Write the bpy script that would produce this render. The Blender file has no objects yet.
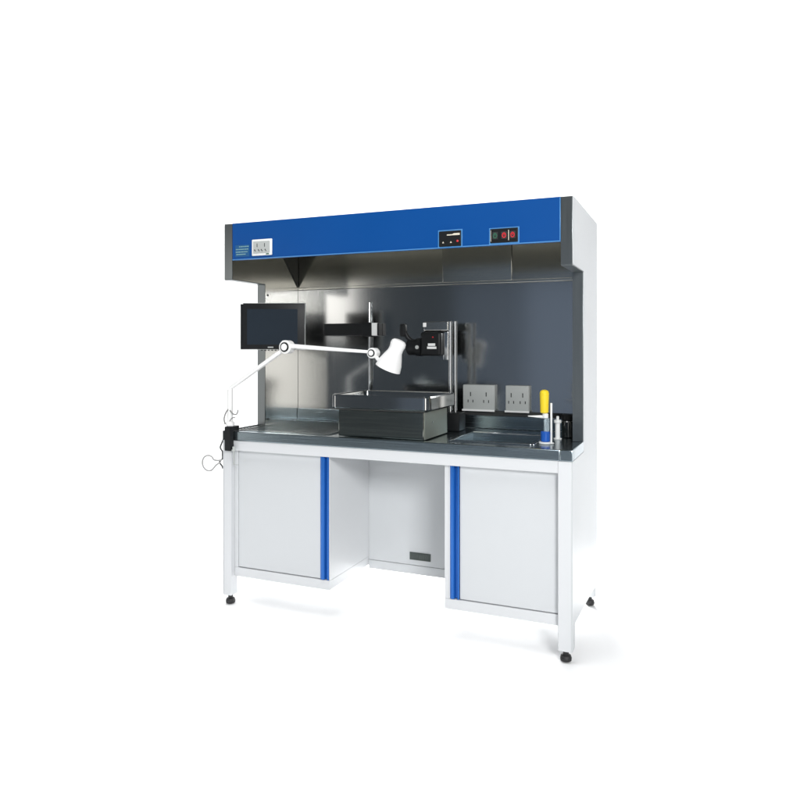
import bpy, bmesh, math, random
from mathutils import Vector, Matrix
random.seed(7)
S = bpy.context.scene
C = S.collection
PI = math.pi

# ---------------------------------------------------------------- dimensions (metres)
W, D = 1.598, .685          # width and depth of the workstation
T = .046                    # thickness of the stainless side panels
ZT, ZSB = 1.7635, 1.5037    # hood top / lower edge of the hood cheeks
ZBL = 1.592                 # lower edge of the blue fascia
YH, YS, YB = .0115, .2777, .589   # hood front, side panel front, rear wall
ZC, ZCB = .80, .7608        # counter top / underside
ZR = .7136                  # underside of the white apron rail
ZBW = 1.4959                # top of the rear wall / bottom of the plenum
XL, XR = .548, 1.079        # inner sides of the two cabinets
ZCAB = .127
YAW = .4025

# ---------------------------------------------------------------- materials
def new_mat(name):
    m = bpy.data.materials.new(name); m.use_nodes = True
    nt = m.node_tree; b = nt.nodes['Principled BSDF']
    return m, nt, b

def paint(name, col, rough=.4, var=.03, scale=6, bump=.02, coat=0.0, metallic=0.0, spec=.5, bscale=160):
    m, nt, b = new_mat(name)
    tc = nt.nodes.new('ShaderNodeTexCoord')
    n = nt.nodes.new('ShaderNodeTexNoise'); n.inputs['Scale'].default_value = scale; n.inputs['Detail'].default_value = 6
    nt.links.new(tc.outputs['Object'], n.inputs['Vector'])
    r = nt.nodes.new('ShaderNodeMapRange')
    r.inputs['To Min'].default_value = 1 - var; r.inputs['To Max'].default_value = 1 + var
    nt.links.new(n.outputs['Fac'], r.inputs['Value'])
    mx = nt.nodes.new('ShaderNodeMix'); mx.data_type = 'RGBA'; mx.blend_type = 'MULTIPLY'
    mx.inputs['Factor'].default_value = 1; mx.inputs['A'].default_value = (*col, 1)
    nt.links.new(r.outputs['Result'], mx.inputs['B'])
    nt.links.new(mx.outputs['Result'], b.inputs['Base Color'])
    rr = nt.nodes.new('ShaderNodeMapRange')
    rr.inputs['To Min'].default_value = max(.02, rough - .06); rr.inputs['To Max'].default_value = rough + .06
    nt.links.new(n.outputs['Fac'], rr.inputs['Value']); nt.links.new(rr.outputs['Result'], b.inputs['Roughness'])
    b.inputs['Metallic'].default_value = metallic
    b.inputs['Specular IOR Level'].default_value = spec
    b.inputs['Coat Weight'].default_value = coat
    if bump:
        n2 = nt.nodes.new('ShaderNodeTexNoise'); n2.inputs['Scale'].default_value = bscale; n2.inputs['Detail'].default_value = 3
        nt.links.new(tc.outputs['Object'], n2.inputs['Vector'])
        bp = nt.nodes.new('ShaderNodeBump'); bp.inputs['Strength'].default_value = bump; bp.inputs['Distance'].default_value = .002
        nt.links.new(n2.outputs['Fac'], bp.inputs['Height']); nt.links.new(bp.outputs['Normal'], b.inputs['Normal'])
    return m

def steel(name, col=(.42, .43, .42), rough=.24, axis='X', wav=.25, streak=.10):
    """brushed stainless sheet: fine streaks along one axis plus a slow waviness of the sheet"""
    m, nt, b = new_mat(name)
    tc = nt.nodes.new('ShaderNodeTexCoord')
    mp = nt.nodes.new('ShaderNodeMapping')
    mp.inputs['Scale'].default_value = {'X': (4, 900, 900), 'Y': (900, 4, 900), 'Z': (900, 900, 4)}[axis]
    nt.links.new(tc.outputs['Object'], mp.inputs['Vector'])
    n = nt.nodes.new('ShaderNodeTexNoise'); n.inputs['Scale'].default_value = 1; n.inputs['Detail'].default_value = 4
    nt.links.new(mp.outputs['Vector'], n.inputs['Vector'])
    n2 = nt.nodes.new('ShaderNodeTexNoise'); n2.inputs['Scale'].default_value = 3.2; n2.inputs['Detail'].default_value = 2
    nt.links.new(tc.outputs['Object'], n2.inputs['Vector'])
    rr = nt.nodes.new('ShaderNodeMapRange')
    rr.inputs['To Min'].default_value = max(.04, rough - streak); rr.inputs['To Max'].default_value = rough + streak
    nt.links.new(n.outputs['Fac'], rr.inputs['Value'])
    nt.links.new(rr.outputs['Result'], b.inputs['Roughness'])
    cr = nt.nodes.new('ShaderNodeMapRange'); cr.inputs['To Min'].default_value = .94; cr.inputs['To Max'].default_value = 1.05
    nt.links.new(n.outputs['Fac'], cr.inputs['Value'])
    mx = nt.nodes.new('ShaderNodeMix'); mx.data_type = 'RGBA'; mx.blend_type = 'MULTIPLY'
    mx.inputs['Factor'].default_value = 1; mx.inputs['A'].default_value = (*col, 1)
    nt.links.new(cr.outputs['Result'], mx.inputs['B']); nt.links.new(mx.outputs['Result'], b.inputs['Base Color'])
    b.inputs['Metallic'].default_value = 1
    bp2 = nt.nodes.new('ShaderNodeBump'); bp2.inputs['Strength'].default_value = wav; bp2.inputs['Distance'].default_value = .004
    nt.links.new(n2.outputs['Fac'], bp2.inputs['Height'])
    nt.links.new(bp2.outputs['Normal'], b.inputs['Normal'])
    return m

def clear(name, col, rough=.05, trans=.9):
    m, nt, b = new_mat(name)
    b.inputs['Base Color'].default_value = (*col, 1); b.inputs['Roughness'].default_value = rough
    b.inputs['Transmission Weight'].default_value = trans; b.inputs['IOR'].default_value = 1.4
    return m

M = dict(
    white=paint('white_powder_coat', (.62, .635, .65), .38, .015, 4, .03),
    door=paint('pale_grey_powder_coat', (.57, .59, .605), .36, .015, 3, .03),
    blue=paint('blue_enamel', (.0012, .060, .25), .38, .04, 3, .015, coat=.0, spec=.3),
    blue_grip=paint('blue_anodised_grip', (.015, .13, .48), .25, .04, 8, .01, metallic=.35),
    trim=paint('pale_blue_edge', (.07, .24, .52), .3, .03, 8, .0),
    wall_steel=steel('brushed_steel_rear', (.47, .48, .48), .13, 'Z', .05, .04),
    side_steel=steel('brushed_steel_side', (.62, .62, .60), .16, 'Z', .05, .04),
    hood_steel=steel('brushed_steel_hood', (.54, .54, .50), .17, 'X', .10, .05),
    edge_steel=steel('dark_steel_edge', (.225, .245, .25), .32, 'Z', .08),
    top_steel=steel('counter_steel', (.27, .325, .355), .24, 'X', .12),
    box_steel=steel('box_steel', (.32, .34, .31), .15, 'X', .18),
    boxlit_steel=steel('box_steel_lit', (.50, .51, .44), .5, 'Z', .1),  # paler copy of the box steel for its lit side
    chrome=steel('polished_chrome', (.72, .74, .75), .10, 'Z', .05, .04),
    black=paint('black_plastic', (.010, .011, .012), .42, .1, 20, .05, spec=.22),
    rubber=paint('black_rubber', (.016, .016, .017), .6, .1, 30, .1),
    screen=paint('dark_screen_glass', (.017, .024, .033), .3, .02, 2, 0, coat=.0, spec=.15),
    dark=paint('dark_recess', (.02, .022, .022), .6, .1, 10, .05),
    dark_sheet=paint('dark_triangle_metal', (.06, .062, .056), .45, .1, 8, .02, metallic=.5),
    slot=paint('grey_green_grille', (.07, .085, .08), .5, .1, 30, .05),
    plastic=paint('white_plastic', (.78, .79, .78), .34, .015, 6, .01),
    greyplastic=paint('grey_plastic', (.42, .44, .43), .42, .03, 10, .02),
    arm=paint('white_enamel_arm', (.82, .82, .81), .28, .01, 5, .01, coat=.3),
    yellow=paint('yellow_plastic', (.80, .60, .02), .35, .03, 10, .02),
    bluecap=paint('blue_plastic_cup', (.012, .10, .46), .3, .04, 10, .02),
    red=paint('red_rocker', (.55, .02, .03), .35, .05, 20, .0),
    green=paint('green_rocker', (.03, .12, .07), .35, .05, 20, .0),
    ink=paint('green_grey_print', (.20, .36, .36), .6, .05, 20, .0),
    label=paint('dark_blue_label', (.010, .085, .22), .4, .05, 20, .0),
    amber=paint('pale_amber_print', (.62, .58, .48), .5, .05, 20, .0),
    tube=clear('clear_plastic', (.75, .87, .93), .08, .75),
    grid=steel('grid_steel', (.30, .32, .31), .2, 'X', .3),
    bounce=paint('grey_bounce_sheet', (.42, .41, .36), .5, .03, 8, .0),
    end_strip=paint('end_strip_darkened', (.035, .04, .04), .9, .1, 20, .03, spec=.0),  # dark paint in place of the reflection in the left counter steel
    jar=paint('dark_glass', (.012, .016, .016), .08, .05, 6, 0, coat=.8),
    cable=paint('pale_grey_cable', (.22, .22, .215), .45, .05, 20, .02),
    palecable=paint('light_grey_cable', (.34, .34, .335), .45, .05, 20, .02),
    darkcable=paint('dark_cable', (.03, .032, .032), .5, .1, 20, .02),
    sweep=paint('white_paper_sweep', (.90, .90, .90), .8, .004, 1, .01, spec=.1),
)

# ---------------------------------------------------------------- mesh helpers
def BM(): return bmesh.new()

def box(bm, x0, x1, y0, y1, z0, z1, bev=.0, seg=2):
    t = bmesh.new()
    bmesh.ops.create_cube(t, size=1)
    for v in t.verts:
        v.co = Vector(((x0+x1)/2 + v.co.x*(x1-x0), (y0+y1)/2 + v.co.y*(y1-y0), (z0+z1)/2 + v.co.z*(z1-z0)))
    if bev: bmesh.ops.bevel(t, geom=list(t.edges), offset=bev, segments=seg, profile=.5, affect='EDGES')
    merge(bm, t); return bm

def merge(bm, t, mat=None):
    if mat is not None: t.transform(mat)
    me = bpy.data.meshes.new('tmp'); t.to_mesh(me); t.free(); bm.from_mesh(me); bpy.data.meshes.remove(me)

def lathe(bm, prof, loc=(0, 0, 0), n=32, mat=None):
    """prof: list of (radius, z); revolved round Z, closed at the ends"""
    t = bmesh.new(); rings = []
    for r, z in prof:
        rings.append([t.verts.new((r*math.cos(2*PI*k/n), r*math.sin(2*PI*k/n), z)) for k in range(n)])
    for a, b in zip(rings, rings[1:]):
        for k in range(n): t.faces.new((a[k], a[(k+1) % n], b[(k+1) % n], b[k]))
    t.faces.new(list(reversed(rings[0]))); t.faces.new(rings[-1])
    m = Matrix.Translation(loc)
    if mat is not None: m = m @ mat
    merge(bm, t, m); return bm

def rod(bm, a, b, r, r2=None, n=20, rnd=False):
    a, b = Vector(a), Vector(b); d = b - a; L = d.length; r2 = r if r2 is None else r2
    q = d.to_track_quat('Z', 'Y').to_matrix().to_4x4()
    e = min(r, r2)*.25
    prof = [(r-e, 0), (r, e), (r2, L-e), (r2-e, L)]
    if rnd:
        prof = [(r*math.sin(k*PI/10)+1e-4, -r*math.cos(k*PI/10)) for k in range(5)] + [(r, 0), (r2, L)] + \
               [(r2*math.cos(k*PI/10)+1e-4, L + r2*math.sin(k*PI/10)) for k in range(1, 5)]
    return lathe(bm, prof, a, n, q)

def tube(bm, pts, r, n=18, sub=8):
    """smooth cable through points (Catmull-Rom)"""
    P = [Vector(p) for p in pts]; P = [2*P[0]-P[1]] + P + [2*P[-1]-P[-2]]
    path = []
    for i in range(1, len(P)-2):
        for k in range(sub):
            t = k/sub; a, b, c, d = P[i-1], P[i], P[i+1], P[i+2]
            path.append(.5*((2*b) + (-a+c)*t + (2*a-5*b+4*c-d)*t*t + (-a+3*b-3*c+d)*t**3))
    path.append(P[-2])
    t_ = bmesh.new(); rings = []; up = Vector((.31, .2, .93)).normalized()
    for i, p in enumerate(path):
        tg = (path[min(i+1, len(path)-1)] - path[max(i-1, 0)]).normalized()
        x = up.cross(tg).normalized(); y = tg.cross(x).normalized(); up = (up - tg*up.dot(tg)).normalized()
        if up.length < .1: up = y
        rings.append([t_.verts.new(p + r*(x*math.cos(2*PI*k/n) + y*math.sin(2*PI*k/n))) for k in range(n)])
    for a, b in zip(rings, rings[1:]):
        for k in range(n): t_.faces.new((a[k], a[(k+1) % n], b[(k+1) % n], b[k]))
    t_.faces.new(list(reversed(rings[0]))); t_.faces.new(rings[-1])
    bmesh.ops.recalc_face_normals(t_, faces=t_.faces)
    merge(bm, t_); return bm

def prism(bm, pts, axis, a, b, bev=0):
    """polygon in the plane normal to axis ('X': pts are (y,z); 'Y': (x,z); 'Z': (x,y)), swept from a to b"""
    t = bmesh.new()
    def co(p, h):
        return {'X': (h, p[0], p[1]), 'Y': (p[0], h, p[1]), 'Z': (p[0], p[1], h)}[axis]
    A = [t.verts.new(co(p, a)) for p in pts]; B = [t.verts.new(co(p, b)) for p in pts]
    t.faces.new(A); t.faces.new(list(reversed(B))); n = len(pts)
    for k in range(n): t.faces.new((A[k], B[k], B[(k+1) % n], A[(k+1) % n]))
    bmesh.ops.recalc_face_normals(t, faces=t.faces)
    if bev: bmesh.ops.bevel(t, geom=list(t.edges), offset=bev, segments=2, profile=.5, affect='EDGES')
    merge(bm, t); return bm

BASE = {}
def thing(name, label, cat, loc=(0, 0, 0), rz=0, group=None):
    o = bpy.data.objects.new(name, None); C.objects.link(o)
    o.empty_display_size = .1
    o.location = loc; o.rotation_euler = (0, 0, rz); o['label'] = label; o['category'] = cat
    if group: o['group'] = group
    BASE[o.name] = Matrix.Translation(loc) @ Matrix.Rotation(rz, 4, 'Z')
    return o

def top(o):
    while o.parent: o = o.parent
    return o

def obj(name, bm, mat, parent=None, local=False, smooth=True, label=None):
    """bm in world coordinates (or in the thing's own when local)"""
    if parent is not None and not local: bm.transform(BASE[top(parent).name].inverted())
    bmesh.ops.recalc_face_normals(bm, faces=bm.faces)
    me = bpy.data.meshes.new(name); bm.to_mesh(me); bm.free()
    o = bpy.data.objects.new(name, me); C.objects.link(o)
    me.materials.append(mat)
    if parent is not None: o.parent = parent
    if smooth:
        me.polygons.foreach_set('use_smooth', [True]*len(me.polygons))
        try: me.set_sharp_from_angle(angle=math.radians(22))
        except Exception: pass
    if label: o['label'] = label
    return o

# ---------------------------------------------------------------- the setting: a white paper sweep
FL = -.003
bm = BM()
prof = []
YBK, R_ = 3.4, 1.6
prof += [(-3.3, FL), (-1.5, FL), (0, FL), (YBK-R_, FL)]
for k in range(1, 13):
    a = k/12*PI/2; prof.append((YBK-R_+R_*math.sin(a), FL+R_-R_*math.cos(a)))
prof.append((YBK, 6.5))
xs = [-10, -5, 0, 5, 10]
rows = [[bm.verts.new((x, y, z)) for x in xs] for y, z in prof]
for a, b in zip(rows, rows[1:]):
    for k in range(len(xs)-1): bm.faces.new((a[k], a[k+1], b[k+1], b[k]))
sw = obj('ground', bm, M['sweep']); sw['kind'] = 'structure'

# ---------------------------------------------------------------- the workstation
ws = thing('grossing_workstation', 'large steel and white laboratory workstation with a blue fronted hood over its counter', 'workstation', (W/2, D/2, 0))

# legs and feet ------------------------------------------------
LEGD = .05
def leg(x0, y0, LEGW=.042):
    b = BM(); box(b, x0, x0+LEGW, y0, y0+LEGD, .042, ZCB-.0005, .003)
    o = obj('leg', b, M['white'], ws)
    f = BM(); cx, cy = x0+LEGW/2, y0+LEGD/2
    lathe(f, [(.017, 0), (.021, .003), (.022, .012), (.019, .022), (.011, .026), (.011, .0415)], (cx, cy, 0), 24)
    obj('foot', f, M['rubber'], o)
leg(.004, 0); leg(W-.0555, 0, .0517); leg(.004, D-.053); leg(W-.0555, D-.053, .0517)

# apron rail under the counter
b = BM(); box(b, .0475, W-.0555, .002, .03, ZR, ZCB-.0008, .002); obj('apron_rail', b, M['white'], ws)

# cabinets ------------------------------------------------------
def cabinet(x0, x1, dx0, dx1, gx0, gx1, dark_side):
    yc = .028
    b = BM()
    # carcass: back, sides, bottom plinth, top; front frame
    box(b, x0, x1, yc, .56, ZCAB, .168, .0015)                          # bottom with plinth front
    box(b, x0, x0+.018, yc, .56, .1685, ZR-.0005, .0015)
    box(b, x1-.004, x1, yc, .56, .1685, ZR-.0005, .0012)
    box(b, x0+.0185, x1-.0045, .54, .56, .1685, ZR-.0005, .001)
    o = obj('cabinet', b, M['white'], ws)
    d = BM(); box(d, dx0, dx1, yc+.004, yc+.022, .1715, ZR-.003, .0018)
    dr = obj('door', d, M['door'], o)
    # full height blue pull: channel profile with a groove
    g = BM()
    w = gx1-gx0
    prism(g, [(gx0, yc+.020), (gx0, yc-.001), (gx0+.22*w, yc-.006), (gx0+.42*w, yc-.006), (gx0+.50*w, yc-.001), (gx0+.56*w, yc+.010),
              (gx0+.72*w, yc+.010), (gx0+.80*w, yc-.001), (gx0+.86*w, yc-.004), (gx1, yc-.003), (gx1, yc+.020)], 'Z', .1715, ZR-.0035)
    obj('handle', g, M['blue_grip'], dr, smooth=False)
    return o
cabinet(.0465, XL, .0655, .501, .5015, .5435, False)
cabinet(XR, W-.0545, 1.143, W-.0595, 1.1035, 1.1415, True)
# white stile beside the right pull
b = BM(); box(b, 1.0975, 1.103, .026, .054, .1690, ZR-.001, .001); obj('stile', b, M['white'], ws)

# kneehole rear panel
YK = .42
b = BM(); box(b, XL+.0005, XR-.0005, YK, YK+.02, .155, ZR+.02, .0015)
kp = obj('kneehole_panel', b, M['door'], ws)
b = BM(); box(b, XL+.0005, XR-.0005, YK-.002, YK+.018, .111, .1535, .0015); obj('skirting', b, M['door'], kp)
b = BM()
box(b, .766, .872, YK-.004, YK-.0005, .180, .216, .001)
box(b, .770, .868, YK-.0065, YK-.0042, .1835, .1865, .0005); box(b, .770, .868, YK-.0065, YK-.0042, .2095, .2125, .0005)
for k in range(9): box(b, .774+k*.0105, .780+k*.0105, YK-.006, YK-.0042, .187, .209, .0005)
obj('vent_slot', b, M['slot'], kp)

# outer white skins + stainless cheeks ---------------------------
for side in (0, 1):
    xa, xb = (0, T) if side == 0 else (W-T, W)
    b = BM()
    e = .003
    cheek = [(YH, ZSB), (YS, ZSB), (YS, ZC+.001), (D-.03, ZC+.001), (D-.03, ZT-.002), (YH, ZT-.002)]
    if side == 0: prism(b, cheek, 'X', xa+e, xb, .0012)
    else: prism(b, cheek, 'X', xa, xb-e, .0012)
    o = obj('side_panel', b, M['side_steel'], ws)
    # dark folded front edge of the cheek
    f = BM()
    box(f, xa+(e if side == 0 else 0), xb-(e if side else 0), YH-.0025, YH-.0003, ZSB, ZT-.002, .0006)
    box(f, xa+(e if side == 0 else 0), xb-(e if side else 0), YS-.0025, YS-.0003, ZC+.001, ZSB-.0028, .0006)
    box(f, xa+(e if side == 0 else 0), xb-(e if side else 0), YH-.0025, YS-.0003, ZSB-.0026, ZSB-.0004, .0006)
    obj('front_edge', f, M['edge_steel'], o)
    # white outer skin
    s = BM()
    xo0, xo1 = (xa, xa+e-.0003) if side == 0 else (xb-e+.0003, xb)
    prism(s, [(YH, ZSB), (YS, ZSB), (YS, ZC+.001), (D, ZC+.001), (D, ZT), (YH, ZT)], 'X', xo0, xo1)
    obj('outer_skin', s, M['door'], o)
    # lower white side sheet between the legs, with a slanting skirt
    s = BM()
    lx0, lx1 = (.0005, .0035) if side == 0 else (W-.0035, W-.0005)
    prism(s, [(.0005, .045), (.050, .045), (.056, .135), (D-.06, .100), (D-.052, .045), (D, .045), (D, ZC+.0005), (YS-.002, ZC+.0005), (YS-.002, ZCB-.001), (.0005, ZCB-.001)], 'X', lx0, lx1)
    obj('skirt_panel', s, M['door'], ws)

# screws on the left cheek
b = BM()
for y, z in ((.30, .83), (.30, 1.45)):
    b = BM(); lathe(b, [(.005, 0), (.005, .002), (.003, .003)], (T+.0003, y, z), 16, Matrix.Rotation(PI/2, 4, 'Y'))
    obj('screw', b, M['dark'], ws)

# rear wall and its upstand
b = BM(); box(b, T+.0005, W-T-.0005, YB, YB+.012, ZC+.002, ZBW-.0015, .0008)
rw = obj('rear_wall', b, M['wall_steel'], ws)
b = BM()
box(b, T+.001, W-T-.001, YB-.010, YB-.0005, ZC+.002, .862, .0015)
obj('upstand', b, M['top_steel'], rw)
b = BM(); box(b, .98, W-T-.001, YB-.014, YB-.0006, .864, .885, .0015); obj('dark_strip', b, M['dark'], rw)  # dark strip along the wall just above the upstand
b = BM(); box(b, .005, W-.005, D-.028, D-.002, .14, ZT-.002, .001); obj('rear_casing', b, M['white'], ws)

# hood -----------------------------------------------------------
b = BM(); box(b, T+.0006, W-T-.0006, YH-.002, YH+.016, ZBL, ZT-.001, .0012)
fa = obj('fascia', b, M['blue'], ws)
b = BM(); box(b, T+.0008, W-T-.0008, YH+.0165, YH+.020, ZBL+.002, ZT-.002, .0006); obj('fascia_bounce', b, M['bounce'], fa)  # unseen grey sheet added behind the fascia to lighten the plenum's reflection
b = BM()
box(b, T+.001, W-T-.001, YH-.0042, YH-.0023, ZBL, ZBL+.004, .0006)
box(b, W-T-.0045, W-T-.001, YH-.0042, YH-.0023, ZBL+.0045, ZT-.002, .0006)
obj('edge_strip', b, M['trim'], fa)
b = BM(); box(b, .004, W-.004, YH+.03, D-.004, ZT-.006, ZT-.003, .001); obj('hood_lid', b, M['hood_steel'], ws)
# plenum: lower lip and three sheets, the middle tilt added for a paler reflection
pl = BM(); box(pl, T+.001, W-T-.001, YB-.004, YB+.03, ZBW, ZBW+.012, .0012)
plo = obj('plenum_lip', pl, M['hood_steel'], ws)
for x0, x1, t0, t1 in ((T+.001, .872, .0, .0), (.8735, 1.218, .011, .002), (1.2195, W-T-.001, .0, .0)):
    b = BM()
    prism(b, [(YB-.001, ZBW+.0125), (YB-.001-t0, ZT-.004), (YB+.02, ZT-.004), (YB+.02, ZBW+.0125)], 'X', x0, x1, .001)
    obj('plenum_sheet', b, M['hood_steel'], ws)
# dark triangular sheet on the left cheek under the plenum
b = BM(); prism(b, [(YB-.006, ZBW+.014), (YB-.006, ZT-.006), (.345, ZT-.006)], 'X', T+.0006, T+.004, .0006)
obj('dark_triangle', b, M['dark_sheet'], ws)
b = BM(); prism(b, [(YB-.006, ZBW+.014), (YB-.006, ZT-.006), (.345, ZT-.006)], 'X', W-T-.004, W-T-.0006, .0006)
obj('dark_triangle', b, M['dark_sheet'], ws)

# fascia fittings
YF = YH-.0022
b = BM(); box(b, .158, .266, YF-.008, YF, 1.606, 1.680, .004, 3)
so = obj('socket_plate', b, M['plastic'], fa)
b = BM(); box(b, .168, .256, YF-.0105, YF-.0082, 1.616, 1.670, .0015); si = obj('socket_insert', b, M['greyplastic'], so)
b = BM()
for x in (.190, .230): box(b, x-.0015, x+.0015, YF-.0118, YF-.0107, 1.644, 1.660, .0002)
for x in (.178, .198, .214, .234): 
    box(b, x-.003, x+.001, YF-.0118, YF-.0107, 1.628, 1.634, .0002); box(b, x+.002, x+.0045, YF-.0118, YF-.0107, 1.624, 1.629, .0002)
obj('socket_hole', b, M['dark'], so)
b = BM(); box(b, .236, .252, YF-.0095, YF-.0083, 1.6085, 1.6135, .0004); obj('indicator', b, M['green'], so)
# small printed label: rows of illegible green print
b = BM(); box(b, .064, .141, YF-.0012, YF-.0001, 1.606, 1.660, .0004); la = obj('label_plate', b, M['label'], fa)
b = BM()
for r, (z, xa, xb) in enumerate(((1.652, .085, .137), (1.640, .067, .134), (1.628, .067, .130), (1.617, .070, .120))):
    x = xa
    while x < xb:
        w = random.uniform(.003, .009); box(b, x, min(x+w, xb+.002), YF-.0020, YF-.0013, z-.0022, z+.0022); x += w+.0018
obj('print', b, M['ink'], la)
# black controller with pale print and three keys
b = BM(); box(b, 1.063, 1.157, YF-.006, YF, 1.597, 1.660, .0025); d1 = obj('controller', b, M['black'], fa)
b = BM(); box(b, 1.058, 1.162, YF-.0016, YF-.0001, 1.592, 1.665, .0006); obj('bezel', b, M['trim'], fa)
b = BM()
prism(b, [(1.098, 1.641), (1.152, 1.641), (1.152, 1.649), (1.128, 1.649), (1.120, 1.6455), (1.098, 1.6455)], 'Y', YF-.0072, YF-.0062)
obj('display_print', b, M['amber'], d1)
for x in (1.078, 1.111):
    b = BM(); prism(b, [(x, 1.611), (x+.008, 1.611), (x+.004, 1.618)], 'Y', YF-.0072, YF-.0062); obj('key_mark', b, M['amber'], d1)
b = BM(); lathe(b, [(.0045, 0), (.0045, .002), (.003, .0028)], (1.143, YF-.0061, 1.617), 16, Matrix.Rotation(PI/2, 4, 'X')); obj('button', b, M['red'], d1)
# switch block with one green and two red rockers
b = BM(); box(b, 1.272, 1.393, YF-.0016, YF-.0001, 1.596, 1.660, .0006); obj('bezel', b, M['trim'], fa)
b = BM(); box(b, 1.277, 1.388, YF-.006, YF, 1.600, 1.656, .0025); d2 = obj('switch_block', b, M['black'], fa)
for x, m in ((1.298, 'green'), (1.334, 'red'), (1.368, 'red')):
    b = BM()
    box(b, x-.011, x+.011, YF-.0085, YF-.0062, 1.614, 1.642, .001)
    sw_ = obj('rocker', b, M['dark'], d2)
    b = BM()
    bmr = BM(); n = 20                                          # ring and bar: the power marks on the rockers
    for k in range(n):
        if k in (4, 5): continue
        a0, a1 = 2*PI*k/n, 2*PI*(k+1)/n
        prism(b, [(x+.0085*math.cos(a0), 1.628+.0105*math.sin(a0)), (x+.0085*math.cos(a1), 1.628+.0105*math.sin(a1)),
                  (x+.0052*math.cos(a1), 1.628+.0068*math.sin(a1)), (x+.0052*math.cos(a0), 1.628+.0068*math.sin(a0))], 'Y', YF-.0096, YF-.0087)
    bmr.free()
    box(b, x-.0014, x+.0014, YF-.0096, YF-.0087, 1.627, 1.640)
    obj('power_mark', b, M[m], sw_)
b = BM()
box(b, 1.3505, 1.3530, YF-.0072, YF-.0062, 1.608, 1.648); obj('divider', b, M['amber'], d2)
b = BM(); box(b, 1.2795, 1.2812, YF-.0072, YF-.0062, 1.606, 1.650); obj('divider', b, M['amber'], d2)

# counter ----------------------------------------------------------
SX0, SX1, SY0, SY1 = 1.085, 1.42, .10, .40         # sink opening
GX0, GX1, GY0, GY1 = .0525, .52, .036, .50          # grid tray opening
ZK = ZC
b = BM()
y1 = D-.031
zt0, zt1 = ZC-.006, ZC
# top sheet in strips round the two openings
box(b, T+.0015, GX0, .0305, YB-.0005, zt0, zt1); box(b, GX0, GX1, .0305, GY0, zt0, zt1); box(b, GX0, GX1, GY1, YB-.0005, zt0, zt1)
box(b, GX1, SX0, .0305, YB-.0005, zt0, zt1); box(b, SX0, SX1, .0305, SY0, zt0, zt1); box(b, SX0, SX1, SY1, YB-.0005, zt0, zt1)
box(b, SX1, W-T-.0015, .0305, YB-.0005, zt0, zt1)
box(b, W-T-.001, W-.0012, .0305, YS-.003, zt0, zt1)
ct = obj('counter', b, M['top_steel'], ws)
b = BM(); box(b, .0125, T+.001, .0305, YS-.003, zt0, zt1+.001); obj('end_strip', b, M['end_strip'], ct)  # painted dark where the steel would mirror the white sweep
b = BM(); box(b, .045, W-.0475, -.002, .030, ZCB, ZC+.003, .003); obj('front_edge', b, M['edge_steel'] if False else M['top_steel'], ct)
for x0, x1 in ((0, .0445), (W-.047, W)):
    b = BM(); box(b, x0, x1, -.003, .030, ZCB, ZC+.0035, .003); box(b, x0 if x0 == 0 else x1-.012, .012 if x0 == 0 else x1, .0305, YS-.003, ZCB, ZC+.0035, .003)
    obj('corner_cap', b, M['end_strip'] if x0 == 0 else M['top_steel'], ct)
# raised rims
b = BM()
for (x0, x1, y0_, y1_) in ((SX0-.012, SX0, SY0-.012, SY1+.012), (SX1, SX1+.012, SY0-.012, SY1+.012), (SX0+.0003, SX1-.0003, SY0-.012, SY0), (SX0+.0003, SX1-.0003, SY1, SY1+.012)):
    box(b, x0, x1, y0_, y1_, ZC+.0004, ZC+.006, .0018)
sk = obj('sink', b, M['chrome'], ct)
b = BM()
t = bmesh.new()
zb = ZC-.14
A = [t.verts.new(p) for p in ((SX0, SY0, ZC), (SX1, SY0, ZC), (SX1, SY1, ZC), (SX0, SY1, ZC))]
Bv = [t.verts.new(p) for p in ((SX0+.01, SY0+.01, zb), (SX1-.01, SY0+.01, zb), (SX1-.01, SY1-.01, zb), (SX0+.01, SY1-.01, zb))]
for k in range(4): t.faces.new((A[k], A[(k+1) % 4], Bv[(k+1) % 4], Bv[k]))
t.faces.new(Bv); merge(b, t)
obj('basin', b, M['top_steel'], sk)
# tray under the grid
b = BM(); t = bmesh.new(); zb = ZC-.03
A = [t.verts.new(p) for p in ((GX0, GY0, ZC), (GX1, GY0, ZC), (GX1, GY1, ZC), (GX0, GY1, ZC))]
Bv = [t.verts.new((v.co.x, v.co.y, zb)) for v in A]
for k in range(4): t.faces.new((A[k], A[(k+1) % 4], Bv[(k+1) % 4], Bv[k]))
t.faces.new(Bv); merge(b, t); obj('drain_tray', b, M['top_steel'], ct)
# underside
b = BM(); box(b, .05, W-.05, .031, .55, ZR+.022, ZR+.026); obj('counter_underside', b, M['white'], ct)

# wall sockets with splash covers on the rear wall (two)
for x0, x1 in ((.985, 1.140), (1.195, 1.305)):
    b = BM(); box(b, x0, x1, YB-.030, YB-.0006, .888, 1.010, .004, 3)
    s_ = obj('wall_socket', b, M['greyplastic'], ws)
    b = BM(); box(b, x0-.003, x1+.003, YB-.035, YB-.0306, .884, .893, .001); obj('socket_lip', b, M['plastic'], s_)
    n = 2
    for k in range(n):
        b = BM()
        xc = x0 + (k+.5)*(x1-x0)/n
        box(b, xc-.0022, xc+.0022, YB-.0312, YB-.0303, .955, .975); box(b, xc-.014, xc-.010, YB-.0312, YB-.0303, .925, .938); box(b, xc+.010, xc+.014, YB-.0312, YB-.0303, .925, .938)
        obj('socket_outlet', b, M['dark'], s_)

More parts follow.
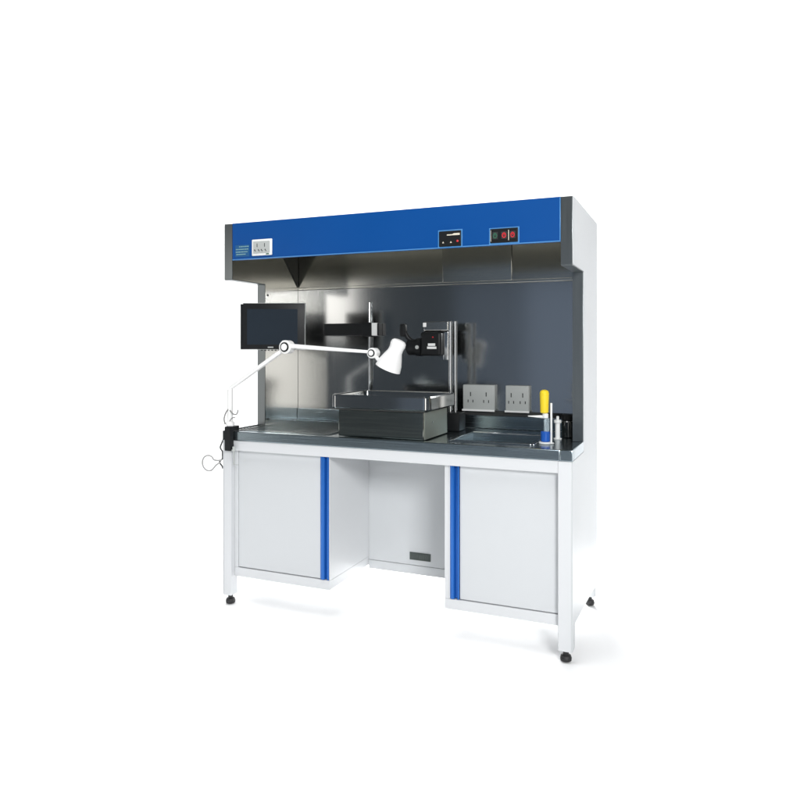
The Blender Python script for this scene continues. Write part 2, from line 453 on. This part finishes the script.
# ---------------------------------------------------------------- perforated grid plate
gp = BM()
n = 19
gx, gy = (GX1-GX0-.008)/n, (GY1-GY0-.008)/n
for i in range(n+1):
    x = GX0+.004+i*gx; y = GY0+.004+i*gy; h = .0045 if i in (0, n) else .0019
    box(gp, x-h, x+h, GY0+.001, GY1-.001, ZC+.0030, ZC+.0056, .0008, 1)
    box(gp, GX0+.0012, GX1-.0012, y-h, y+h, ZC+.0036, ZC+.0064, .0008, 1)
o = obj('drain_grid', gp, M['grid'], smooth=False)
o['label'] = 'perforated stainless grid plate lying in the left end of the counter'; o['category'] = 'grid plate'

# ---------------------------------------------------------------- raised dissecting box
bx0, bx1, by0, by1 = .587, .985, .035, .325
zb0, zb1 = ZC+.0045, .920
db = thing('dissecting_box', 'raised stainless dissecting box with overhanging tray top standing on the counter', 'dissecting box', ((bx0+bx1)/2, (by0+by1)/2, zb0))
b = BM(); box(b, bx0, bx1, by0, by1, zb0, zb1, .003); bo = obj('body', b, M['box_steel'], db)
b = BM(); box(b, bx1+.0003, bx1+.002, by0+.004, by1-.002, zb0+.001, zb1-.001, .0005); obj('lit_side', b, M['boxlit_steel'], bo)  # thin paler sheet added so the box side looks lit
b = BM(); rod(b, (bx1+.0022, .13, .873), (bx1+.005, .13, .873), .004); obj('screw', b, M['chrome'], bo)
b = BM(); box(b, bx0-.012, bx1+.012, by0-.010, by1+.010, zb1+.0005, zb1+.006, .002); obj('dark_sheet', b, M['dark'], db)  # dark slab standing in for the shade under the overhanging tray
# tray top: slab with rounded corners and a dished middle
def rrect(x0, x1, y0, y1, r, n=8):
    P = []
    for cx, cy, a0 in ((x1-r, y1-r, 0), (x0+r, y1-r, PI/2), (x0+r, y0+r, PI), (x1-r, y0+r, 1.5*PI)):
        for k in range(n+1): a = a0 + k/n*PI/2; P.append((cx+r*math.cos(a), cy+r*math.sin(a)))
    return P
t = bmesh.new(); loops = []
for ins, z, rr in ((.006, zb1+.0065, .022), (.0, zb1+.012, .028), (0, zb1+.060, .028), (.003, zb1+.066, .026), (.012, zb1+.066, .02), (.015, zb1+.062, .018), (.020, zb1+.030, .014)):
    loops.append([t.verts.new((x, y, z)) for x, y in rrect(bx0-.03+ins, bx1+.032-ins, by0-.022+ins, by1+.03-ins, rr)])
for a, b_ in zip(loops, loops[1:]):
    for k in range(len(a)): t.faces.new((a[k], a[(k+1) % len(a)], b_[(k+1) % len(a)], b_[k]))
t.faces.new(loops[-1]); t.faces.new(list(reversed(loops[0])))
b = BM(); merge(b, t); obj('tray_top', b, M['wall_steel'], db)

# ---------------------------------------------------------------- imaging camera on its stand
CXm, CYm = .962, .455
cm = thing('macro_camera', 'black imaging camera on a chrome twin-rod stand behind the dissecting box', 'camera stand', (CXm, CYm, ZC+.001))
b = BM(); box(b, CXm-.03, CXm+.055, CYm-.05, CYm+.05, ZC+.001, .885, .006, 3); obj('stand_base', b, M['black'], cm)
for dx in (.0, .026):
    b = BM(); rod(b, (CXm+dx, CYm-.015, .8855), (CXm+dx, CYm-.015, 1.312), .0075 if dx else .0095); obj('column', b, M['chrome'], cm)
b = BM(); box(b, .836, CXm-.006, CYm-.035, CYm+.012, 1.268, 1.310, .003); br = obj('bracket', b, M['side_steel'], cm)
b = BM(); box(b, .832, .850, CYm-.037, CYm+.014, 1.285, 1.306, .003); obj('bracket_end', b, M['plastic'], br)
b = BM()
box(b, .826, .928, CYm-.055, CYm+.03, 1.150, 1.262, .012, 4); box(b, .842, .925, CYm-.04, CYm+.02, 1.2625, 1.2675, .002)
cb = obj('camera_body', b, M['black'], cm)
b = BM(); box(b, .866, .902, CYm-.0575, CYm-.0553, 1.196, 1.208, .0006); box(b, .862, .908, CYm-.0575, CYm-.0553, 1.182, 1.193, .0006); obj('name_plate', b, M['plastic'], cb)
b = BM(); lathe(b, [(.0035, 0), (.003, .002)], (.890, CYm-.055, 1.237), 14, Matrix.Rotation(PI/2, 4, 'X')); obj('indicator_light', b, M['red'], cb)
b = BM(); box(b, .9285, .950, CYm-.02, CYm+.005, 1.13, 1.262, .002); obj('slider', b, M['chrome'], cb)
b = BM()
lathe(b, [(.038, 0), (.043, .003), (.043, .03), (.038, .032), (.038, .070), (.033, .077)], (.8255, CYm-.015, 1.190), 36, Matrix.Rotation(-PI/2, 4, 'Y'))
ln = obj('lens', b, M['black'], cb)
b = BM(); lathe(b, [(.009, 0), (.009, .003), (.005, .004)], (.826-.014, CYm-.0585, 1.190), 20, Matrix.Rotation(PI/2, 4, 'X')); obj('lens_knob', b, M['greyplastic'], ln)
b = BM(); tube(b, [(.772, CYm-.02, 1.218), (.752, CYm-.025, 1.235), (.738, CYm-.03, 1.262)], .011)
box(b, .716, .746, CYm-.048, CYm-.014, 1.240, 1.302, .010, 3); obj('viewfinder', b, M['black'], cb)

# ---------------------------------------------------------------- flat monitor, turned to face the viewer
mw, mh = .297, .213
mc = Vector((.205, .105, 1.287))
mo = thing('monitor', 'small black flat monitor with a dark blank screen at the left opening', 'monitor', mc, YAW)
b = BM(); box(b, -mw/2, mw/2, -.012, .022, -mh/2, mh/2, .004, 3); cs = obj('casing', b, M['black'], mo, local=True)
b = BM(); box(b, -mw/2+.030, mw/2-.032, -.0132, -.0122, -mh/2+.022, mh/2-.026, .0004); obj('screen', b, M['screen'], mo, local=True)
b = BM()
for x0, x1, z0, z1 in ((-mw/2-.0022, mw/2+.0022, mh/2+.0004, mh/2+.0024), (-mw/2-.0022, -mw/2-.0004, -mh/2, mh/2), (mw/2+.0004, mw/2+.0022, -mh/2, mh/2), (-mw/2-.0022, mw/2+.0022, -mh/2-.0024, -mh/2-.0004)):
    box(b, x0, x1, -.010, .012, z0, z1, .0005)
obj('rim', b, M['greyplastic'], mo, local=True)
b = BM()
for k in range(8): box(b, -.055+k*.016, -.047+k*.016, -.009, .003, -mh/2-.0065, -mh/2-.0026, .0008)
obj('button', b, M['black'], mo, local=True)
b = BM(); box(b, -.022, .004, -.0131, -.0122, -mh/2+.007, -mh/2+.012); obj('logo_strip', b, M['greyplastic'], mo, local=True)
b = BM(); box(b, -mw/2-.003, -mw/2+.012, -.0145, -.0105, mh/2-.004, mh/2+.0045, .001); obj('corner_tab', b, M['plastic'], mo, local=True)
b = BM(); box(b, -.05, .05, .0225, .045, -.05, .05, .004); obj('mount_plate', b, M['black'], mo, local=True)
b = BM()
inv = BASE[mo.name].inverted()
p0, p1 = inv @ Vector((.17, .20, 1.27)), inv @ Vector((.0475, .315, 1.27))
tube(b, [(0, .046, -.01), p0, p1], .011); obj('mount_arm', b, M['black'], mo, local=True)

# ---------------------------------------------------------------- white articulated lamp clamped to the counter
al = thing('articulated_lamp', 'white jointed arm lamp clamped by a black bracket to the left counter corner', 'lamp', (.047, -.005, ZCB))
b = BM()
box(b, .031, .064, -.030, -.0035, .715, .826, .003); box(b, .036, .060, -.0034, .045, .8045, .826, .003); box(b, .034, .062, -.0030, -.0005, .715, .745, .001)
clp = obj('clamp', b, M['black'], al)
b = BM(); rod(b, (.0735, -.016, .655), (.0735, -.016, .712), .0032); rod(b, (.0735, -.016, .712), (.0735, -.016, .735), .007); box(b, .0645, .078, -.022, -.010, .716, .722, .001)
box(b, .0715, .098, -.018, -.014, .651, .6545, .0008); obj('clamp_screw', b, M['greyplastic'], clp)
b = BM(); rod(b, (.047, -.008, .8265), (.047, -.008, 1.00), .0135); rod(b, (.047, -.008, .8265), (.047, -.008, .85), .02); obj('post', b, M['arm'], al)
J1, J2 = Vector((.350, -.008, 1.191)), Vector((.772, -.004, 1.166))
b = BM(); rod(b, (.047, -.008, 1.002), J1, .0085, rnd=True); rod(b, (.047, .010, 1.002), J1+Vector((0, .018, 0)), .006, rnd=True); obj('arm', b, M['arm'], al)
def joint(p, r):
    b = BM(); lathe(b, [(r-.003, -.026), (r, -.023), (r, .014), (r-.003, .017)], p, 32, Matrix.Rotation(PI/2, 4, 'X')); j = obj('joint', b, M['arm'], al)
    b = BM(); lathe(b, [(r*.72, 0), (r*.72, .002), (r*.6, .004)], p+Vector((0, -.0173, 0)), 28, Matrix.Rotation(PI/2, 4, 'X')); obj('joint_cap', b, M['black'], j)
    b = BM(); lathe(b, [(r*.50, 0), (r*.50, .003), (r*.4, .005)], p+Vector((0, -.0195, 0)), 28, Matrix.Rotation(PI/2, 4, 'X')); obj('joint_disc', b, M['arm'], j)
joint(J1, .030); joint(J2, .022)
b = BM(); rod(b, J1+Vector((.028, -.004, .004)), J2+Vector((-.018, -.004, .005)), .0105, .0065, rnd=True); obj('arm', b, M['arm'], al)
# head: short neck and a tapered shade pointing down
H = Vector((.893, -.002, 1.218)); 
b = BM(); tube(b, [J2+Vector((.012, 0, -.012)), Vector((.80, -.002, 1.135)), Vector((.83, -.002, 1.12)), Vector((.855, -.002, 1.135))], .008); obj('neck', b, M['arm'], al)
q = Vector((-.45, -.02, -1)).to_track_quat('Z', 'Y').to_matrix().to_4x4()
b = BM()
lathe(b, [(.012, -.003), (.024, .000), (.031, .007), (.033, .018), (.030, .034), (.031, .050), (.041, .075), (.050, .100), (.055, .128), (.051, .128), (.046, .105), (.030, .07)], H, 36, q)
obj('lamp_shade', b, M['arm'], al)

# cables at the clamp
b = BM(); tube(b, [(.020, -.010, .835), (.022, -.02, .86), (.03, -.02, .885), (.045, -.022, .905)], .0034)
tube(b, [(.055, -.02, .90), (.075, -.022, .885), (.092, -.02, .885), (.10, -.02, .905)], .0028)
tube(b, [(.048, -.020, .845), (.066, -.02, .865), (.084, -.02, .87)], .0022)
o = obj('cord', b, M['cable'], None); o['label'] = 'pale cord tangled round the lamp post above the left counter corner'; o['category'] = 'cord'
b = BM()
ring = []
cx_, cz_, rr_ = -.077, .648, .036
for k in range(0, 12): a = math.radians(30+k*30); ring.append((cx_+rr_*math.cos(a), -.006+.002*k/12, cz_+rr_*math.sin(a)))
tube(b, [(-.006, -.002, .668)] + [(-.022, -.004, .664)] + ring[0:11] + [(-.035, -.002, .642), (-.012, -.002, .655)], .0038)
o = obj('cable', b, M['palecable'], None); o['label'] = 'loop of pale grey cable sticking out beside the left front leg'; o['category'] = 'cable'
b = BM()
tube(b, [(-.006, .012, .762), (-.014, .008, .740), (-.019, .006, .722), (-.008, .006, .706), (-.007, .006, .690), (-.006, .004, .672), (-.020, .002, .655), (-.008, .004, .638), (-.003, .004, .626)], .0036)
o = obj('cable', b, M['darkcable'], None); o['label'] = 'dark kinked cable hanging down the left front leg below the counter corner'; o['category'] = 'cable'
# ---------------------------------------------------------------- black rail with a white end on the rear wall
rl = thing('tool_rail', 'black bar with a white end block fixed across the rear wall', 'tool rail', (.37, YB-.02, 1.24))
b = BM(); box(b, .228, .452, YB-.045, YB-.0006, 1.250, 1.312, .003); obj('bar', b, M['black'], rl)
b = BM(); box(b, .4525, .505, YB-.050, YB-.0006, 1.246, 1.314, .003); obj('bracket', b, M['black'], rl)
b = BM(); box(b, .5055, .535, YB-.048, YB-.006, 1.248, 1.313, .003); obj('end_block', b, M['plastic'], rl)
b = BM(); box(b, .5355, .545, YB-.044, YB-.0006, 1.248, 1.312, .003); obj('end_cap', b, M['black'], rl)
pp = BM(); rod(pp, (.478, YB-.012, ZC+.07), (.478, YB-.012, 1.245), .0075); rod(pp, (.478, YB-.012, 1.315), (.478, YB-.012, 1.42), .0075, .002)  # solid rod in place of a tapered reflection on the wall
o = obj('wall_highlight', pp, M['chrome']); o['label'] = 'reflection shaped as a slim bright upright pipe on the rear wall behind the black bar'; o['category'] = 'highlight'

# ---------------------------------------------------------------- things standing at the right end of the counter
Z0 = ZC+.0008
X, Y = 1.462, .165
dp = thing('dispenser_bottle', 'slim clear bottle in a blue cup with white side spout and yellow top', 'dispenser', (X, Y, Z0))
b = BM(); lathe(b, [(.024, 0), (.026, .002), (.026, .006), (.022, .008)], (X, Y, Z0), 32); obj('foot', b, M['plastic'], dp)
b = BM(); lathe(b, [(.016, .0085), (.0185, .012), (.0185, .048), (.016, .050)], (X, Y, Z0), 32); obj('cup', b, M['bluecap'], dp)
b = BM(); lathe(b, [(.0105, .0505), (.0115, .055), (.0115, .098), (.008, .103)], (X+.005, Y, Z0), 28); obj('bottle', b, M['tube'], dp)
b = BM(); lathe(b, [(.011, .1035), (.0125, .106), (.0125, .120), (.009, .123)], (X, Y, Z0), 28)
rod(b, (X+.004, Y, Z0+.1085), (X-.068, Y-.012, Z0+.110), .0075, .002); obj('spout', b, M['plastic'], dp)
b = BM(); lathe(b, [(.012, .1235), (.0165, .127), (.0175, .165), (.0185, .205), (.015, .214), (.006, .218)], (X-.004, Y, Z0), 32); obj('cap', b, M['yellow'], dp)
b = BM(); rod(b, (X+.024, Y, Z0), (X+.024, Y, Z0+.165), .0042); rod(b, (X+.024, Y, Z0), (X+.024, Y, Z0+.006), .012); obj('side_tube', b, M['plastic'], dp)

X, Y = 1.482, .325
sy = thing('pump_tube', 'white slim pump tube with a flanged top beside the dark jar', 'pump tube', (X, Y, Z0))
b = BM(); lathe(b, [(.017, 0), (.017, .004), (.0105, .006), (.0105, .066), (.010, .068)], (X, Y, Z0), 28); obj('barrel', b, M['plastic'], sy)
b = BM(); lathe(b, [(.014, .0685), (.0155, .070), (.0155, .080), (.013, .082)], (X, Y, Z0), 28); lathe(b, [(.006, .082), (.006, .096), (.004, .098)], (X, Y, Z0), 20); obj('cap', b, M['plastic'], sy)
X, Y = 1.512, .40
jr = thing('specimen_jar', 'dark glass jar with a black lid in the right rear counter corner', 'jar', (X, Y, Z0))
b = BM(); lathe(b, [(.024, 0), (.027, .003), (.027, .068), (.023, .074)], (X, Y, Z0), 36); obj('jar_body', b, M['jar'], jr)
b = BM(); lathe(b, [(.025, .0745), (.026, .076), (.026, .098), (.024, .100)], (X, Y, Z0), 36); obj('lid', b, M['black'], jr)

# ---------------------------------------------------------------- lamps
def area(name, loc, target, sx, sy, power, col=(1, 1, 1)):
    l = bpy.data.lights.new(name, 'AREA'); l.shape = 'RECTANGLE'; l.size = sx; l.size_y = sy; l.energy = power; l.color = col
    o = bpy.data.objects.new(name, l); C.objects.link(o); o.location = loc
    o.rotation_euler = (Vector(target)-Vector(loc)).to_track_quat('-Z', 'Y').to_euler()
    return o
area('overhead_softbox', (.5, -.5, 4.4), (.5, -.45, 0), 2.2, 3.4, 150)
area('key_softbox', (3.9, -4.3, 2.75), (1.0, .1, .8), 1.3, 1.0, 215)
WARM = (1, .955, .90)  # warm softboxes added out of view to be mirrored in the steel
area('reflection_softbox', (-2.62, -3.6, 1.72), (-2.62, 0, 1.72), 1.75, .75, 9.5, WARM)
area('reflection_softbox', (-3.05, -3.62, .72), (-3.05, 0, .72), 1.25, 1.2, 9, WARM)
area('reflection_softbox', (3.0, -3.6, 1.1), (3.0, 0, 1.1), 1.2, 1.7, 18, WARM)
COOL = (.60, .74, 1)  # dim cool softboxes added to tint the rear wall's reflection
area('reflection_softbox', (.45, -3.7, 1.15), (.45, 0, 1.15), 1.9, 1.6, 1.0, COOL)
area('reflection_softbox', (.85, -3.72, 1.15), (.85, 0, 1.15), 1.1, 1.6, .75, COOL)
area('backdrop_fill', (-4.6, 1.2, 5.2), (-4.8, 3.4, 1.8), 4, 1, 265)  # added above the view, with the next, to whiten the sweep
area('backdrop_fill', (-.3, 1.3, 5.2), (1.2, 3.4, 2.0), 2.6, 1, 110)
area('floor_fill', (.72, 1.5, .55), (.72, 0, 0), 1.3, .9, 108)  # added unseen behind the unit to lighten the shadows beneath it

w = bpy.data.worlds.new('World'); S.world = w; w.use_nodes = True
bg = w.node_tree.nodes['Background']; bg.inputs['Color'].default_value = (.72, .86, 1, 1); bg.inputs['Strength'].default_value = .09

# ---------------------------------------------------------------- camera
cd = bpy.data.cameras.new('camera'); co = bpy.data.objects.new('camera', cd); C.objects.link(co)
co.location = (2.0358, -2.683, 1.1961); co.rotation_euler = (PI/2, 0, YAW)
cd.sensor_width = 36; cd.lens = 703.6611/800*36; cd.shift_y = (345.9131-400)/800
cd.clip_start = .05; cd.clip_end = 100
S.camera = co
S.view_settings.view_transform = 'Standard'; S.view_settings.look = 'None'; S.view_settings.exposure = 0; S.view_settings.gamma = 1
S.cycles.max_bounces = 10; S.cycles.use_denoising = True
